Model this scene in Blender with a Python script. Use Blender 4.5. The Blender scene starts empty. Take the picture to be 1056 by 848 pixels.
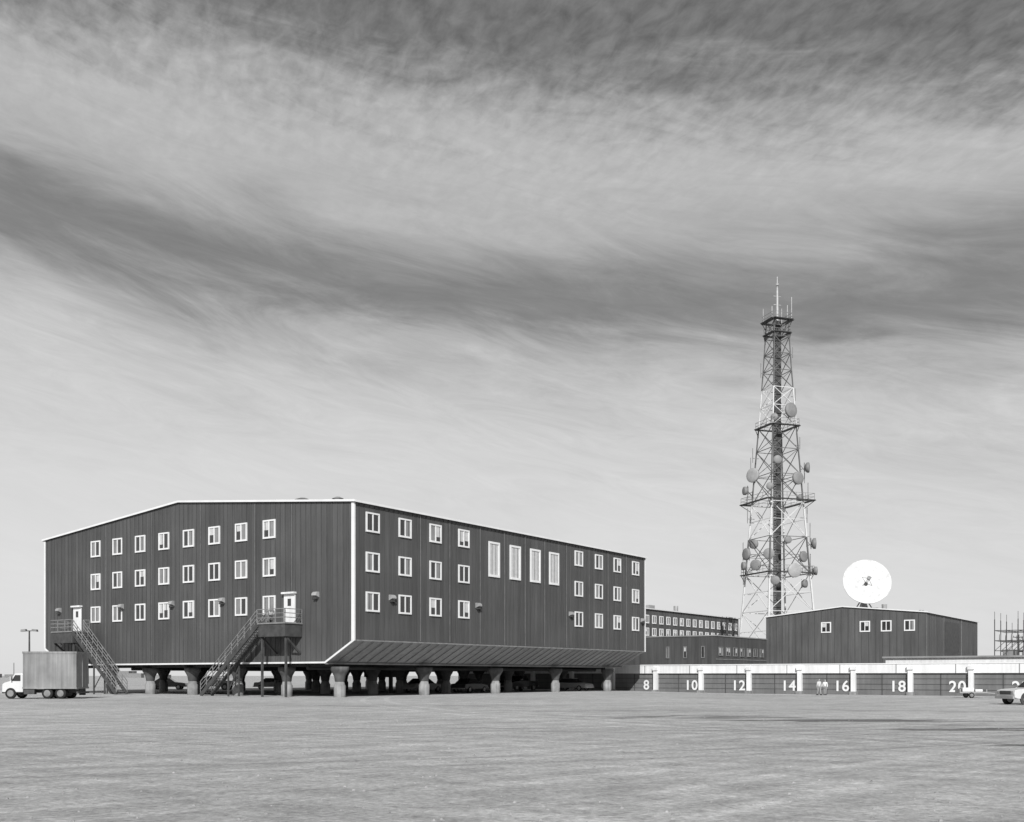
import bpy, bmesh, math, random
from mathutils import Vector, Matrix
random.seed(7)
S = bpy.context.scene
COL = S.collection
F = 1093.0

# ------------------------------------------------------------------ helpers
def lin(s):
    return s/12.92 if s <= 0.04045 else ((s+0.055)/1.055)**2.4

class MB:
    def __init__(s): s.v=[]; s.f=[]
    def add(s, vs, fs):
        o=len(s.v); s.v+= [tuple(v) for v in vs]; s.f+=[tuple(i+o for i in f) for f in fs]
    def box(s,x0,x1,y0,y1,z0,z1):
        x0,x1=sorted((x0,x1)); y0,y1=sorted((y0,y1)); z0,z1=sorted((z0,z1))
        s.add([(x0,y0,z0),(x1,y0,z0),(x1,y1,z0),(x0,y1,z0),(x0,y0,z1),(x1,y0,z1),(x1,y1,z1),(x0,y1,z1)],
              [(0,3,2,1),(4,5,6,7),(0,1,5,4),(1,2,6,5),(2,3,7,6),(3,0,4,7)])
    def beam(s,p0,p1,w,h=None):
        h=h or w
        p0=Vector(p0);p1=Vector(p1);d=(p1-p0)
        if d.length<1e-6:return
        d.normalize()
        up=Vector((0,0,1)) if abs(d.z)<0.95 else Vector((1,0,0))
        a=d.cross(up).normalized(); b=a.cross(d).normalized()
        vs=[]
        for p in (p0,p1):
            for i,j in ((-1,-1),(1,-1),(1,1),(-1,1)):
                vs.append(p+a*(i*w/2)+b*(j*h/2))
        s.add(vs,[(0,3,2,1),(4,5,6,7),(0,1,5,4),(1,2,6,5),(2,3,7,6),(3,0,4,7)])
    def tube(s,p0,p1,r0,r1=None,n=12,cap=True):
        r1=r0 if r1 is None else r1
        p0=Vector(p0);p1=Vector(p1);d=(p1-p0).normalized()
        up=Vector((0,0,1)) if abs(d.z)<0.95 else Vector((1,0,0))
        a=d.cross(up).normalized(); b=a.cross(d).normalized()
        vs=[]
        for p,r in ((p0,r0),(p1,r1)):
            for k in range(n):
                t=2*math.pi*k/n
                vs.append(p+a*(r*math.cos(t))+b*(r*math.sin(t)))
        fs=[(k,(k+1)%n,n+(k+1)%n,n+k) for k in range(n)]
        if cap: fs+=[tuple(range(n))[::-1],tuple(range(n,2*n))]
        s.add(vs,fs)
    def revolve(s,c,d,prof,n=20):
        """prof list of (along,r) around axis d from point c"""
        c=Vector(c);d=Vector(d).normalized()
        up=Vector((0,0,1)) if abs(d.z)<0.95 else Vector((1,0,0))
        a=d.cross(up).normalized(); b=a.cross(d).normalized()
        vs=[];fs=[]
        for (h,r) in prof:
            for k in range(n):
                t=2*math.pi*k/n
                vs.append(c+d*h+a*(r*math.cos(t))+b*(r*math.sin(t)))
        for i in range(len(prof)-1):
            for k in range(n):
                fs.append((i*n+k,i*n+(k+1)%n,(i+1)*n+(k+1)%n,(i+1)*n+k))
        fs.append(tuple(range(n))); fs.append(tuple(range((len(prof)-1)*n,len(prof)*n)))
        s.add(vs,fs)
    def prof_y(s,pts,y0,y1):
        n=len(pts)
        vs=[(x,y0,z) for x,z in pts]+[(x,y1,z) for x,z in pts]
        s.add(vs,[tuple(range(n)),tuple(range(n,2*n))[::-1]]+[(k,(k+1)%n,n+(k+1)%n,n+k) for k in range(n)])
    def prof_x(s,pts,x0,x1):
        n=len(pts)
        vs=[(x0,y,z) for y,z in pts]+[(x1,y,z) for y,z in pts]
        s.add(vs,[tuple(range(n)),tuple(range(n,2*n))[::-1]]+[(k,(k+1)%n,n+(k+1)%n,n+k) for k in range(n)])
    def make(s,name,mat,parent=None,smooth=False,bevel=0):
        me=bpy.data.meshes.new(name); me.from_pydata(s.v,[],s.f)
        bm=bmesh.new(); bm.from_mesh(me); bmesh.ops.recalc_face_normals(bm,faces=bm.faces); bm.to_mesh(me); bm.free()
        me.materials.append(mat)
        if smooth:
            for p in me.polygons: p.use_smooth=len(p.vertices)<=4
        ob=bpy.data.objects.new(name,me); COL.objects.link(ob)
        if parent: ob.parent=parent
        if bevel:
            m=ob.modifiers.new('bev','BEVEL'); m.width=bevel; m.segments=2; m.limit_method='ANGLE'
        return ob

def empty(name,loc=(0,0,0),rz=0):
    e=bpy.data.objects.new(name,None); COL.objects.link(e); e.location=loc; e.rotation_euler=(0,0,rz); e.empty_display_size=0.5
    return e

def mat(name,g,rough=0.7,var=0.12,vscale=1.5,bump=0.0,bscale=20,metal=0.0,spec=0.3,streak=0.0):
    m=bpy.data.materials.new(name); m.use_nodes=True; nt=m.node_tree; N=nt.nodes; L=nt.links
    b=N['Principled BSDF']; b.inputs['Roughness'].default_value=rough; b.inputs['Metallic'].default_value=metal
    b.inputs['Specular IOR Level'].default_value=spec
    tc=N.new('ShaderNodeTexCoord')
    no=N.new('ShaderNodeTexNoise'); no.inputs['Scale'].default_value=vscale; no.inputs['Detail'].default_value=6
    L.new(tc.outputs['Object'],no.inputs['Vector'])
    mr=N.new('ShaderNodeMapRange'); mr.inputs['From Min'].default_value=0.3; mr.inputs['From Max'].default_value=0.7
    mr.inputs['To Min'].default_value=g*(1-var); mr.inputs['To Max'].default_value=g*(1+var)
    L.new(no.outputs['Fac'],mr.inputs['Value'])
    out=mr.outputs['Result']
    if streak>0:
        mp=N.new('ShaderNodeMapping'); mp.inputs['Scale'].default_value=(2.2,2.2,0.12); L.new(tc.outputs['Object'],mp.inputs['Vector'])
        n2=N.new('ShaderNodeTexNoise'); n2.inputs['Scale'].default_value=1.6; n2.inputs['Detail'].default_value=5; L.new(mp.outputs['Vector'],n2.inputs['Vector'])
        m2=N.new('ShaderNodeMapRange'); m2.inputs['From Min'].default_value=0.3; m2.inputs['From Max'].default_value=0.7
        m2.inputs['To Min'].default_value=1-streak; m2.inputs['To Max'].default_value=1+streak*0.6
        L.new(n2.outputs['Fac'],m2.inputs['Value'])
        mu=N.new('ShaderNodeMath'); mu.operation='MULTIPLY'; L.new(out,mu.inputs[0]); L.new(m2.outputs['Result'],mu.inputs[1]); out=mu.outputs[0]
    L.new(out,b.inputs['Base Color'])
    if bump>0:
        n3=N.new('ShaderNodeTexNoise'); n3.inputs['Scale'].default_value=bscale; n3.inputs['Detail'].default_value=4
        L.new(tc.outputs['Object'],n3.inputs['Vector'])
        bp=N.new('ShaderNodeBump'); bp.inputs['Strength'].default_value=bump; bp.inputs['Distance'].default_value=0.02
        L.new(n3.outputs['Fac'],bp.inputs['Height']); L.new(bp.outputs['Normal'],b.inputs['Normal'])
    return m

def siding_mat(name,g,panel=1.2,pv=0.12):
    """vertical metal siding; tone differs sheet by sheet"""
    m=mat(name,g,0.55,0.16,0.22,0,spec=0.35,streak=0.2); nt=m.node_tree; N=nt.nodes; L=nt.links
    b=N['Principled BSDF']; src=b.inputs['Base Color'].links[0].from_socket
    tc=[n for n in N if n.type=='TEX_COORD'][0]
    sx=N.new('ShaderNodeSeparateXYZ'); L.new(tc.outputs['Object'],sx.inputs[0])
    ad=N.new('ShaderNodeMath'); ad.operation='ADD'; L.new(sx.outputs[0],ad.inputs[0]); L.new(sx.outputs[1],ad.inputs[1])
    sc=N.new('ShaderNodeMath'); sc.operation='DIVIDE'; L.new(ad.outputs[0],sc.inputs[0]); sc.inputs[1].default_value=panel
    fl=N.new('ShaderNodeMath'); fl.operation='FLOOR'; L.new(sc.outputs[0],fl.inputs[0])
    wn=N.new('ShaderNodeTexWhiteNoise'); wn.noise_dimensions='1D'; L.new(fl.outputs[0],wn.inputs['W'])
    mr=N.new('ShaderNodeMapRange'); mr.inputs['To Min'].default_value=1-pv; mr.inputs['To Max'].default_value=1+pv
    L.new(wn.outputs['Value'],mr.inputs['Value'])
    mu=N.new('ShaderNodeMath'); mu.operation='MULTIPLY'; L.new(src,mu.inputs[0]); L.new(mr.outputs['Result'],mu.inputs[1])
    L.new(mu.outputs[0],b.inputs['Base Color'])
    return m

M_wall=siding_mat('siding_dark',0.078,0.6,0.13)
M_wall2=siding_mat('siding_dark_far',0.090,1.5)
M_soffit=siding_mat('soffit_panel',0.27,2.4,0.08)
M_rib=mat('siding_rib',0.075,0.5,0.2,0.5)
M_white=mat('white_trim',0.70,0.6,0.06,1.0)
M_white2=mat('white_paint_weathered',0.72,0.7,0.10,0.4,streak=0.12)
M_roof=mat('roof_membrane',0.25,0.9,0.2,0.5)
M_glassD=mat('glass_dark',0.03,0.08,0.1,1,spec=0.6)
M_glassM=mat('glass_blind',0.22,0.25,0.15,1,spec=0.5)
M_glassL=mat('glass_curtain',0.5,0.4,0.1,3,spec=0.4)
M_steelD=mat('steel_dark',0.06,0.6,0.3,2)
M_steelM=mat('steel_mid',0.20,0.55,0.25,2)
M_galv=mat('steel_galvanised',0.36,0.5,0.2,2,metal=0.2)
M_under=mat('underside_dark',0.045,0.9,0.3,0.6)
M_pier=mat('pier_concrete',0.26,0.9,0.3,1.2,0.4,12,streak=0.3)
M_pierT=mat('pier_cap',0.10,0.8,0.35,1.2,streak=0.3)
M_door=mat('garage_door',0.15,0.6,0.14,0.5,streak=0.14)
M_rubber=mat('tyre_rubber',0.02,0.85,0.2,5)
M_carW=mat('vehicle_paint_white',0.6,0.3,0.05,2,spec=0.5)
M_carG=mat('vehicle_paint_grey',0.3,0.3,0.05,2,spec=0.5)
M_carD=mat('vehicle_paint_dark',0.04,0.25,0.05,2,spec=0.5)
M_alu=mat('van_box_aluminium',0.27,0.45,0.2,0.7,metal=0.25,streak=0.25)
M_tD=mat('tower_paint_dark',0.13,0.6,0.2,1)
M_tW=mat('tower_paint_white',0.62,0.6,0.1,1)
M_dishG=mat('antenna_grey',0.22,0.6,0.15,1)
M_dishW=mat('dish_white',0.62,0.6,0.05,0.5)

# ------------------------------------------------------------------ camera
h=1.75
cam=bpy.data.cameras.new('camera'); co=bpy.data.objects.new('camera',cam); COL.objects.link(co)
co.location=(0,0,h); co.rotation_euler=(math.radians(90),0,0)
cam.sensor_width=36; cam.sensor_fit='HORIZONTAL'; cam.lens=36*F/1056
cam.shift_y=(697-424)/1056; cam.clip_end=20000; cam.clip_start=0.1
S.camera=co
S.view_settings.view_transform='Standard'; S.view_settings.look='None'; S.view_settings.exposure=0

# ------------------------------------------------------------------ sun + world
sd=Vector((0.03,-1,0)).normalized(); el=math.radians(33)
sd=Vector((sd.x*math.cos(el),sd.y*math.cos(el),math.sin(el)))
sl=bpy.data.lights.new('sun','SUN'); sl.energy=4.6; sl.angle=math.radians(0.5); sl.color=(1,1,0.995)
so=bpy.data.objects.new('sun',sl); COL.objects.link(so); so.rotation_euler=(-sd).to_track_quat('-Z','Y').to_euler(); so.location=(0,-20,40)

W=bpy.data.worlds.new('World'); S.world=W; W.use_nodes=True
nt=W.node_tree; N=nt.nodes; L=nt.links; N.clear()
def MA(op,a,b=None,c=None,clamp=False):
    n=N.new('ShaderNodeMath'); n.operation=op; n.use_clamp=clamp
    for i,x in enumerate((a,b,c)):
        if x is None: continue
        if isinstance(x,(int,float)): n.inputs[i].default_value=x
        else: L.new(x,n.inputs[i])
    return n.outputs[0]
def NOI(vec,scale,detail,rough=0.5,dist=0.0):
    n=N.new('ShaderNodeTexNoise'); n.inputs['Scale'].default_value=scale; n.inputs['Detail'].default_value=detail
    n.inputs['Roughness'].default_value=rough; n.inputs['Distortion'].default_value=dist
    L.new(vec,n.inputs['Vector']); return n.outputs['Fac']
def CMB(x,y,z=0.0):
    n=N.new('ShaderNodeCombineXYZ')
    for i,a in enumerate((x,y,z)):
        if isinstance(a,(int,float)): n.inputs[i].default_value=a
        else: L.new(a,n.inputs[i])
    return n.outputs[0]
def RAMP(fac,pts,interp='B_SPLINE'):
    n=N.new('ShaderNodeValToRGB'); r=n.color_ramp; r.interpolation=interp
    while len(r.elements)<len(pts): r.elements.new(0.5)
    for e,(p,v) in zip(r.elements,pts): e.position=p
    for e,(p,v) in zip(r.elements,pts): e.color=(v,v,v,1)
    L.new(fac,n.inputs[0]); return n.outputs[0]
tc=N.new('ShaderNodeTexCoord'); sx=N.new('ShaderNodeSeparateXYZ'); L.new(tc.outputs['Generated'],sx.inputs[0])
x,y,z=sx.outputs[0],sx.outputs[1],sx.outputs[2]
hyp=MA('SQRT',MA('ADD',MA('MULTIPLY',x,x),MA('ADD',MA('MULTIPLY',y,y),0.0004)))
v=MA('DIVIDE',z,hyp)
az=MA('ARCTAN2',x,y)
t=MA('ADD',v,MA('MULTIPLY',az,0.09))
zc=MA('ADD',MA('MAXIMUM',z,0.0),0.06)
px=MA('DIVIDE',x,zc); py=MA('DIVIDE',y,zc)
n0=NOI(CMB(MA('MULTIPLY',az,1.9),MA('MULTIPLY',t,4.0),3.1),1.0,3,0.5)
n1=NOI(CMB(MA('MULTIPLY',az,5),MA('MULTIPLY',MA('ADD',t,MA('MULTIPLY',az,0.14)),20),7.3),1.0,8,0.66,0.8)
t2=MA('ADD',t,MA('ADD',MA('MULTIPLY',MA('SUBTRACT',n0,0.5),0.15),MA('MULTIPLY',MA('SUBTRACT',n1,0.5),0.12)))
base=RAMP(t2,[(0.0,lin(.84)),(0.08,lin(.82)),(0.18,lin(.80)),(0.27,lin(.75)),(0.32,lin(.65)),(0.35,lin(.47)),(0.38,lin(.47)),
              (0.425,lin(.66)),(0.475,lin(.72)),(0.515,lin(.66)),(0.555,lin(.50)),(0.60,lin(.40)),(1.0,lin(.45))])
# streaks
n2=NOI(CMB(MA('MULTIPLY',az,8.0),MA('MULTIPLY',MA('ADD',v,MA('MULTIPLY',az,0.22)),40),1.3),1.0,8,0.72,1.2)
amp=RAMP(t,[(0,0.05),(0.12,0.14),(0.22,0.45),(0.33,0.75),(0.42,0.35),(0.6,0.2),(1,0.1)],'LINEAR')
s1=MA('ADD',1.0,MA('MULTIPLY',MA('SUBTRACT',n2,0.5),amp))
# ripples (mackerel) high up, laid out on the cloud plane
n3=NOI(CMB(MA('ADD',px,MA('MULTIPLY',py,0.3)),MA('MULTIPLY',py,0.6),0),34,4,0.6,0.3)
amp3=RAMP(t2,[(0,0.0),(0.42,0.05),(0.49,0.45),(0.56,1.5),(1,1.2)],'LINEAR')
s2=MA('ADD',1.0,MA('MULTIPLY',MA('SUBTRACT',n3,0.5),amp3))
cl=MA('MULTIPLY',MA('MULTIPLY',base,s1),s2)
sky=N.new('ShaderNodeTexSky'); sky.sky_type='NISHITA'; sky.sun_disc=False
sky.sun_elevation=el; sky.sun_rotation=math.radians(178); sky.air_density=1; sky.dust_density=1.5
bw=N.new('ShaderNodeRGBToBW'); L.new(sky.outputs[0],bw.inputs[0])
mix=MA('ADD',MA('MULTIPLY',cl,10*1.02),MA('MULTIPLY',MA('MINIMUM',bw.outputs[0],8.0),0.12))
bg=N.new('ShaderNodeBackground'); bg.inputs['Strength'].default_value=0.1
L.new(mix,bg.inputs['Color']); wo=N.new('ShaderNodeOutputWorld'); L.new(bg.outputs[0],wo.inputs['Surface'])

# ------------------------------------------------------------------ ground
def sm(a):
    a=max(0,min(1,a)); return a*a*(3-2*a)
def gz(X,Y):
    return -0.3*sm((X-6)/22)*sm((Y-35)/35)
xs=[-9000,-2500,-800,-300,-150,-100,-80]+[-60+3*i for i in range(60)]+[130,160,220,400,900,2500,9000]
ys=[-300,-60,-20,0]+[4+4*i for i in range(50)]+[215,260,400,700,1500,4000,12000]
g=MB(); nx=len(xs)
vs=[(a,b,gz(a,b)) for b in ys for a in xs]
fs=[(j*nx+i,j*nx+i+1,(j+1)*nx+i+1,(j+1)*nx+i) for j in range(len(ys)-1) for i in range(nx-1)]
g.add(vs,fs)
gm=bpy.data.materials.new('gravel_ground'); gm.use_nodes=True; nt=gm.node_tree; N=nt.nodes; L=nt.links
b=N['Principled BSDF']; b.inputs['Roughness'].default_value=0.95; b.inputs['Specular IOR Level'].default_value=0.1
tc=N.new('ShaderNodeTexCoord'); P=tc.outputs['Object']
sx=N.new('ShaderNodeSeparateXYZ'); L.new(P,sx.inputs[0]); gx,gy=sx.outputs[0],sx.outputs[1]
fine=NOI(P,8.0,7,0.75)
mid=NOI(P,0.9,6,0.68,0.3)
big=NOI(P,0.07,4,0.55)
def ROT(a,sxx,syy,seed):
    ca,sa=math.cos(a),math.sin(a)
    u_=MA('ADD',MA('MULTIPLY',gx,ca),MA('MULTIPLY',gy,sa)); v_=MA('SUBTRACT',MA('MULTIPLY',gy,ca),MA('MULTIPLY',gx,sa))
    return CMB(MA('MULTIPLY',u_,sxx),MA('MULTIPLY',v_,syy),seed)
tr1=NOI(ROT(0.75,0.05,1.5,2.0),1.0,5,0.65,0.4)
tr2=NOI(ROT(-0.6,0.06,1.8,9.0),1.0,5,0.65,0.3)
def MR(s,a,b2,c,d):
    n=N.new('ShaderNodeMapRange'); n.inputs['From Min'].default_value=a; n.inputs['From Max'].default_value=b2
    n.inputs['To Min'].default_value=c; n.inputs['To Max'].default_value=d; L.new(s,n.inputs['Value']); return n.outputs['Result']
val=MA('MULTIPLY',0.47,MR(fine,0.36,0.64,0.66,1.30))
val=MA('MULTIPLY',val,MR(mid,0.36,0.64,0.82,1.14))
val=MA('MULTIPLY',val,MR(big,0.36,0.64,0.90,1.08))
val=MA('MULTIPLY',val,MR(tr1,0.42,0.60,0.88,1.06))
val=MA('MULTIPLY',val,MR(tr2,0.42,0.60,0.90,1.05))
# wheel tracks: pairs of curved ruts
def TRACK(cx,cy,R,w,k):
    global val
    dx=MA('SUBTRACT',gx,cx); dy=MA('SUBTRACT',gy,cy)
    d=MA('SQRT',MA('ADD',MA('MULTIPLY',dx,dx),MA('MULTIPLY',dy,dy)))
    for off in (0,1.7):
        q=MA('ABSOLUTE',MA('SUBTRACT',d,R+off))
        m_=MR(q,w*0.3,w,k,0.0)
        m_=MA('MULTIPLY',m_,MR(mid,0.38,0.58,0.15,1.0))
        val=MA('MULTIPLY',val,MA('SUBTRACT',1.0,m_))
TRACK(-30,95,78,.3,.26); TRACK(60,-30,72,.3,-.22); TRACK(25,130,98,.35,.24); TRACK(-80,-10,98,.3,.24); TRACK(-5,160,125,.4,.2); TRACK(90,90,100,.3,-.2)
# damp patches
edge=NOI(CMB(MA('MULTIPLY',gx,0.25),MA('MULTIPLY',gy,0.5),0),1.0,7,0.7,0.5)
for (cx,cy,rx,ry,k) in ((7.5,45,5.0,2.2,.55),(14,41.5,5.5,1.8,.6),(16.5,34.5,5,1.2,.6),(21,38,8,1.6,.4),(13.3,26.8,1.8,0.8,.7),(4,53,6,2.0,.22),(-6,62,12,2.5,.15),(24,58,10,2.5,.2)):
    dx=MA('DIVIDE',MA('SUBTRACT',gx,cx),rx); dy=MA('DIVIDE',MA('SUBTRACT',gy,cy),ry)
    d2=MA('ADD',MA('MULTIPLY',dx,dx),MA('MULTIPLY',dy,dy))
    m_=MA('SUBTRACT',MA('ADD',0.9,MA('MULTIPLY',MA('SUBTRACT',edge,0.5),7.0)),d2)
    m_=MR(m_,0.0,0.8,0.0,k)
    val=MA('MULTIPLY',val,MA('SUBTRACT',1.0,m_))
L.new(val,b.inputs['Base Color'])
bp=N.new('ShaderNodeBump'); bp.inputs['Strength'].default_value=0.8; bp.inputs['Distance'].default_value=0.05
L.new(MA('ADD',fine,MA('MULTIPLY',mid,1.5)),bp.inputs['Height']); L.new(bp.outputs['Normal'],b.inputs['Normal'])
gr=g.make('ground',gm,None,True)

# ------------------------------------------------------------------ facade kit
class Kit:
    """collects parts on facades. P maps (along, out, z) boxes to local boxes"""
    def __init__(s): s.d={}
    def g(s,k):
        if k not in s.d: s.d[k]=MB()
        return s.d[k]
def fbox(mb,kind,a0,a1,n0,n1,z0,z1,off=0.0):
    if kind=='X': mb.box(a0,a1,off-n1,off-n0,z0,z1)      # facade along local x at y=off facing -y
    else: mb.box(off-n1,off-n0,a0,a1,z0,z1)              # facade along local y at x=off facing -x
def window(K,kind,a,z,w,hh,off=0.0,tall=False,fr=0.13,split=True,fk='frames'):
    f=K.g(fk)
    fbox(f,kind,a-w/2,a-w/2+fr,0,0.10,z-hh/2,z+hh/2,off); fbox(f,kind,a+w/2-fr,a+w/2,0,0.10,z-hh/2,z+hh/2,off)
    fbox(f,kind,a-w/2+fr,a+w/2-fr,0,0.098,z+hh/2-fr,z+hh/2,off); fbox(f,kind,a-w/2+fr,a+w/2-fr,0,0.13,z-hh/2,z-hh/2+fr*1.1,off)
    if split:
        fbox(f,kind,a-0.05,a+0.05,0,0.094,z-hh/2+fr*1.1,z+hh/2-fr,off)
        halves=((a-w/2+fr,a-0.05),(a+0.05,a+w/2-fr))
    else: halves=((a-w/2+fr,a+w/2-fr),)
    zt=z+hh/2-fr; zb=z-hh/2+fr*1.1
    for (p,q) in halves:
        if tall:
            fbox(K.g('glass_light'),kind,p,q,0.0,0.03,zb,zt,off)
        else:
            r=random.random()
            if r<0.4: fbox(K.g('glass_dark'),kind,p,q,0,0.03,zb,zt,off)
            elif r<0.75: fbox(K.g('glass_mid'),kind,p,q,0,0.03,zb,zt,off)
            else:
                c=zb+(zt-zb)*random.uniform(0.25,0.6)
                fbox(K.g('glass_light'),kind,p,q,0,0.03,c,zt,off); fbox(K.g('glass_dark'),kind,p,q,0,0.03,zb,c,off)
def finish(K,parent):
    mm={'frames':M_white,'glass_dark':M_glassD,'glass_mid':M_glassM,'glass_light':M_glassL,'ribs':M_rib,'trim':M_white,
        'vents':M_galv,'vent_openings_and_shadows':M_steelD,'doors':M_white2,'stairs':M_steelD,'stair_rails':M_steelM,'treads':M_steelM,
        'roof':M_roof,'walls':M_wall,'soffit':M_soffit,'underside':M_under,'piers':M_pier,'pier_caps':M_pierT,'beams':M_under,'skirt':M_steelD,
        'seams':M_steelM,'battens':M_steelM,'frames_dull':M_steelM}
    for k,mb in K.d.items(): mb.make(k,mm[k],parent,smooth=k in('piers','pier_caps'))

# ------------------------------------------------------------------ main building
RZ=math.atan2(0.8203,0.5719)
E=empty('three_storey_building',(-12.53,84,0),RZ)
LU,LV=49.2,43.1; ze,zr,zc_,zb=15.58,17.5,4.6,2.8
K=Kit()
prof=[(3.2,zb),(0,zc_),(0,ze),(LV/2,zr),(LV,ze),(LV,zc_),(LV-3.2,zb)]
w=K.g('walls')
w.add([(0,a,b_) for a,b_ in prof]+[(LU,a,b_) for a,b_ in prof],[tuple(range(7)),tuple(range(7,14))])
w.add([(0,0,zc_),(LU,0,zc_),(LU,0,ze),(0,0,ze)],[(0,1,2,3)]); w.add([(0,LV,zc_),(LU,LV,zc_),(LU,LV,ze),(0,LV,ze)],[(0,1,2,3)])
sf=K.g('soffit'); sf.add([(0,0,zc_),(LU,0,zc_),(LU,3.2,zb),(0,3.2,zb)],[(0,1,2,3)]); sf.add([(0,LV,zc_),(LU,LV,zc_),(LU,LV-3.2,zb),(0,LV-3.2,zb)],[(0,1,2,3)])
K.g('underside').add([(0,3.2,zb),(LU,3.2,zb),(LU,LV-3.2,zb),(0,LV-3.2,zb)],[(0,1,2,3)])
rf=K.g('roof')
for (a0,z0,a1,z1) in ((-0.2,ze-0.02,LV/2,zr+0.02),(LV+0.2,ze-0.02,LV/2,zr+0.02)):
    rf.add([(-0.15,a0,z0+0.03),(LU+0.15,a0,z0+0.03),(LU+0.15,a1,z1+0.03),(-0.15,a1,z1+0.03),(-0.15,a0,z0+0.12),(LU+0.15,a0,z0+0.12),(LU+0.15,a1,z1+0.12),(-0.15,a1,z1+0.12)],
       [(0,3,2,1),(4,5,6,7),(0,1,5,4),(1,2,6,5),(2,3,7,6),(3,0,4,7)])
tr=K.g('trim')
# rake fascias
for X0 in (-0.21,LU+0.16):
    for sgn in (0,1):
        a0,a1=(-0.25,LV/2) if not sgn else (LV+0.25,LV/2)
        p=[(X0,a0,ze-0.05),(X0,a1,zr-0.02),(X0,a1,zr+0.15),(X0,a0,ze+0.12)]
        q=[(X0+0.05,)+c[1:] for c in p]
        tr.add(p+q,[(0,1,2,3),(7,6,5,4),(0,4,5,1),(1,5,6,2),(2,6,7,3),(3,7,4,0)])
tr.box(-0.15,LU+0.15,-0.27,-0.21,ze-0.06,ze+0.11); tr.box(-0.15,LU+0.15,LV+0.21,LV+0.27,ze-0.06,ze+0.11)
# corner trims
tr.box(-0.06,0.10,-0.07,-0.002,zc_-0.05,ze-0.07); tr.box(-0.07,-0.002,0,0.22,zc_-0.05,ze-0.06)
tr.box(LU-0.12,LU+0.05,-0.07,-0.002,zc_-0.05,ze-0.07)
tr.box(-0.07,-0.002,LV-0.16,LV+0.04,zc_-0.05,ze-0.06)
# chamfer edge and bottom rail of the gable end
tr.beam((-0.04,-0.02,zc_-0.02),(-0.04,3.2,zb),0.06,0.15)
tr.beam((-0.04,LV+0.02,zc_-0.02),(-0.04,LV-3.2,zb),0.06,0.15)
tr.box(-0.07,-0.002,3.2,LV-3.2,zb-0.04,zb+0.10)
K.g('battens').box(0,LU,3.0,3.18,zb-0.12,zb+0.02)
K.g('battens').box(0.3,LU-0.2,-0.05,-0.004,zc_-0.07,zc_+0.03)
# siding ribs
rb=K.g('ribs')
def roofz(a): return ze+(zr-ze)*(1-abs(a-LV/2)/(LV/2))
a=0.6
while a<LU-0.2:
    rb.box(a-0.03,a+0.03,-0.04,-0.001,zc_+0.06,ze-0.08); a+=0.6
a=0.6
while a<LV-0.3:
    z0=zb+0.11
    if a<3.2: z0=zc_-(a/3.2)*(zc_-zb)+0.16
    if a>LV-3.2: z0=zc_-((LV-a)/3.2)*(zc_-zb)+0.16
    rb.box(-0.04,-0.001,a-0.03,a+0.03,z0,roofz(a)-0.06); a+=0.6
a=1.2
while a<LU-0.5:   # soffit battens
    K.g('battens').beam((a,-0.02,zc_-0.09),(a,3.0,zb+0.08),0.05,0.05); a+=1.2
# joint seams
for a in (8.15,12.2,16.7,20.6,24.1,27.6,31.7,36.3,40.4,44.6):
    K.g('seams').box(a-0.022,a+0.022,-0.06,-0.045,zc_+0.1,ze-0.12)
for a in (7.0,11.5,18.6,25.6,32.7):
    K.g('seams').box(-0.052,-0.042,a-0.015,a+0.015,zb+0.4,roofz(a)-0.2)
rows=(14.13,10.92,7.72)
for i,a in enumerate((2.15,6.15,10.2,14.25,18.9,22.4,25.9,29.35,34.2,38.4,42.5,46.8)):
    if 4<=i<=7:
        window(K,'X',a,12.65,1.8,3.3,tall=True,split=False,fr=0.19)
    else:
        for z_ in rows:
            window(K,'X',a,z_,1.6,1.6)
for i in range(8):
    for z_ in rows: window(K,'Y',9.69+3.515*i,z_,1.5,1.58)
# vent hoods
def hood(kind,a,z_):
    vm=K.g('vents'); op=K.g('vent_openings_and_shadows'); q_=0.66
    pts=[(0,-0.35),(0,0.35),(0.25,0.36),(0.45,0.26),(0.58,0.08),(0.6,-0.1)]
    pts=[(p*q_,q*q_) for p,q in pts]; hw_=.33*q_+.04
    if kind=='X':
        vm.add([(a-hw_,-p,z_+q) for p,q in pts]+[(a+hw_,-p,z_+q) for p,q in pts],
               [tuple(range(6)),tuple(range(6,12))]+[(k,(k+1)%6,6+(k+1)%6,6+k) for k in range(6)])
        op.box(a-.2,a+.2,-0.3,-0.02,z_-0.34,z_-0.235)
        op.box(a+0.28,a+0.62,-0.14,-0.02,z_-0.45,z_-0.05)  # dark block beside the hood, standing in for its cast shadow on the wall
    else:
        vm.add([(-p,a-hw_,z_+q) for p,q in pts]+[(-p,a+hw_,z_+q) for p,q in pts],
               [tuple(range(6)),tuple(range(6,12))]+[(k,(k+1)%6,6+(k+1)%6,6+k) for k in range(6)])
        op.box(-0.3,-0.02,a-.2,a+.2,z_-0.34,z_-0.235)
for a in (4.4,16.3,32.5,48.3): hood('X',a,8.2)
for a in (4.08,15.6,22.5,30.1,40.4): hood('Y',a,8.35)
# roof vents
for (uu,vv,r_) in ((2,3.7,.38),(2.2,8.0,.4),(2.5,8.9,.25),(20,6,.4),(33,10,.5)):
    rz_=roofz(vv); K.g('vents').tube((uu,vv,rz_-0.1),(uu,vv,rz_+0.5),r_,n=14); K.g('vents').tube((uu,vv,rz_+0.5),(uu,vv,rz_+0.65),r_*1.3,r_*0.5,n=14)
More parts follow.
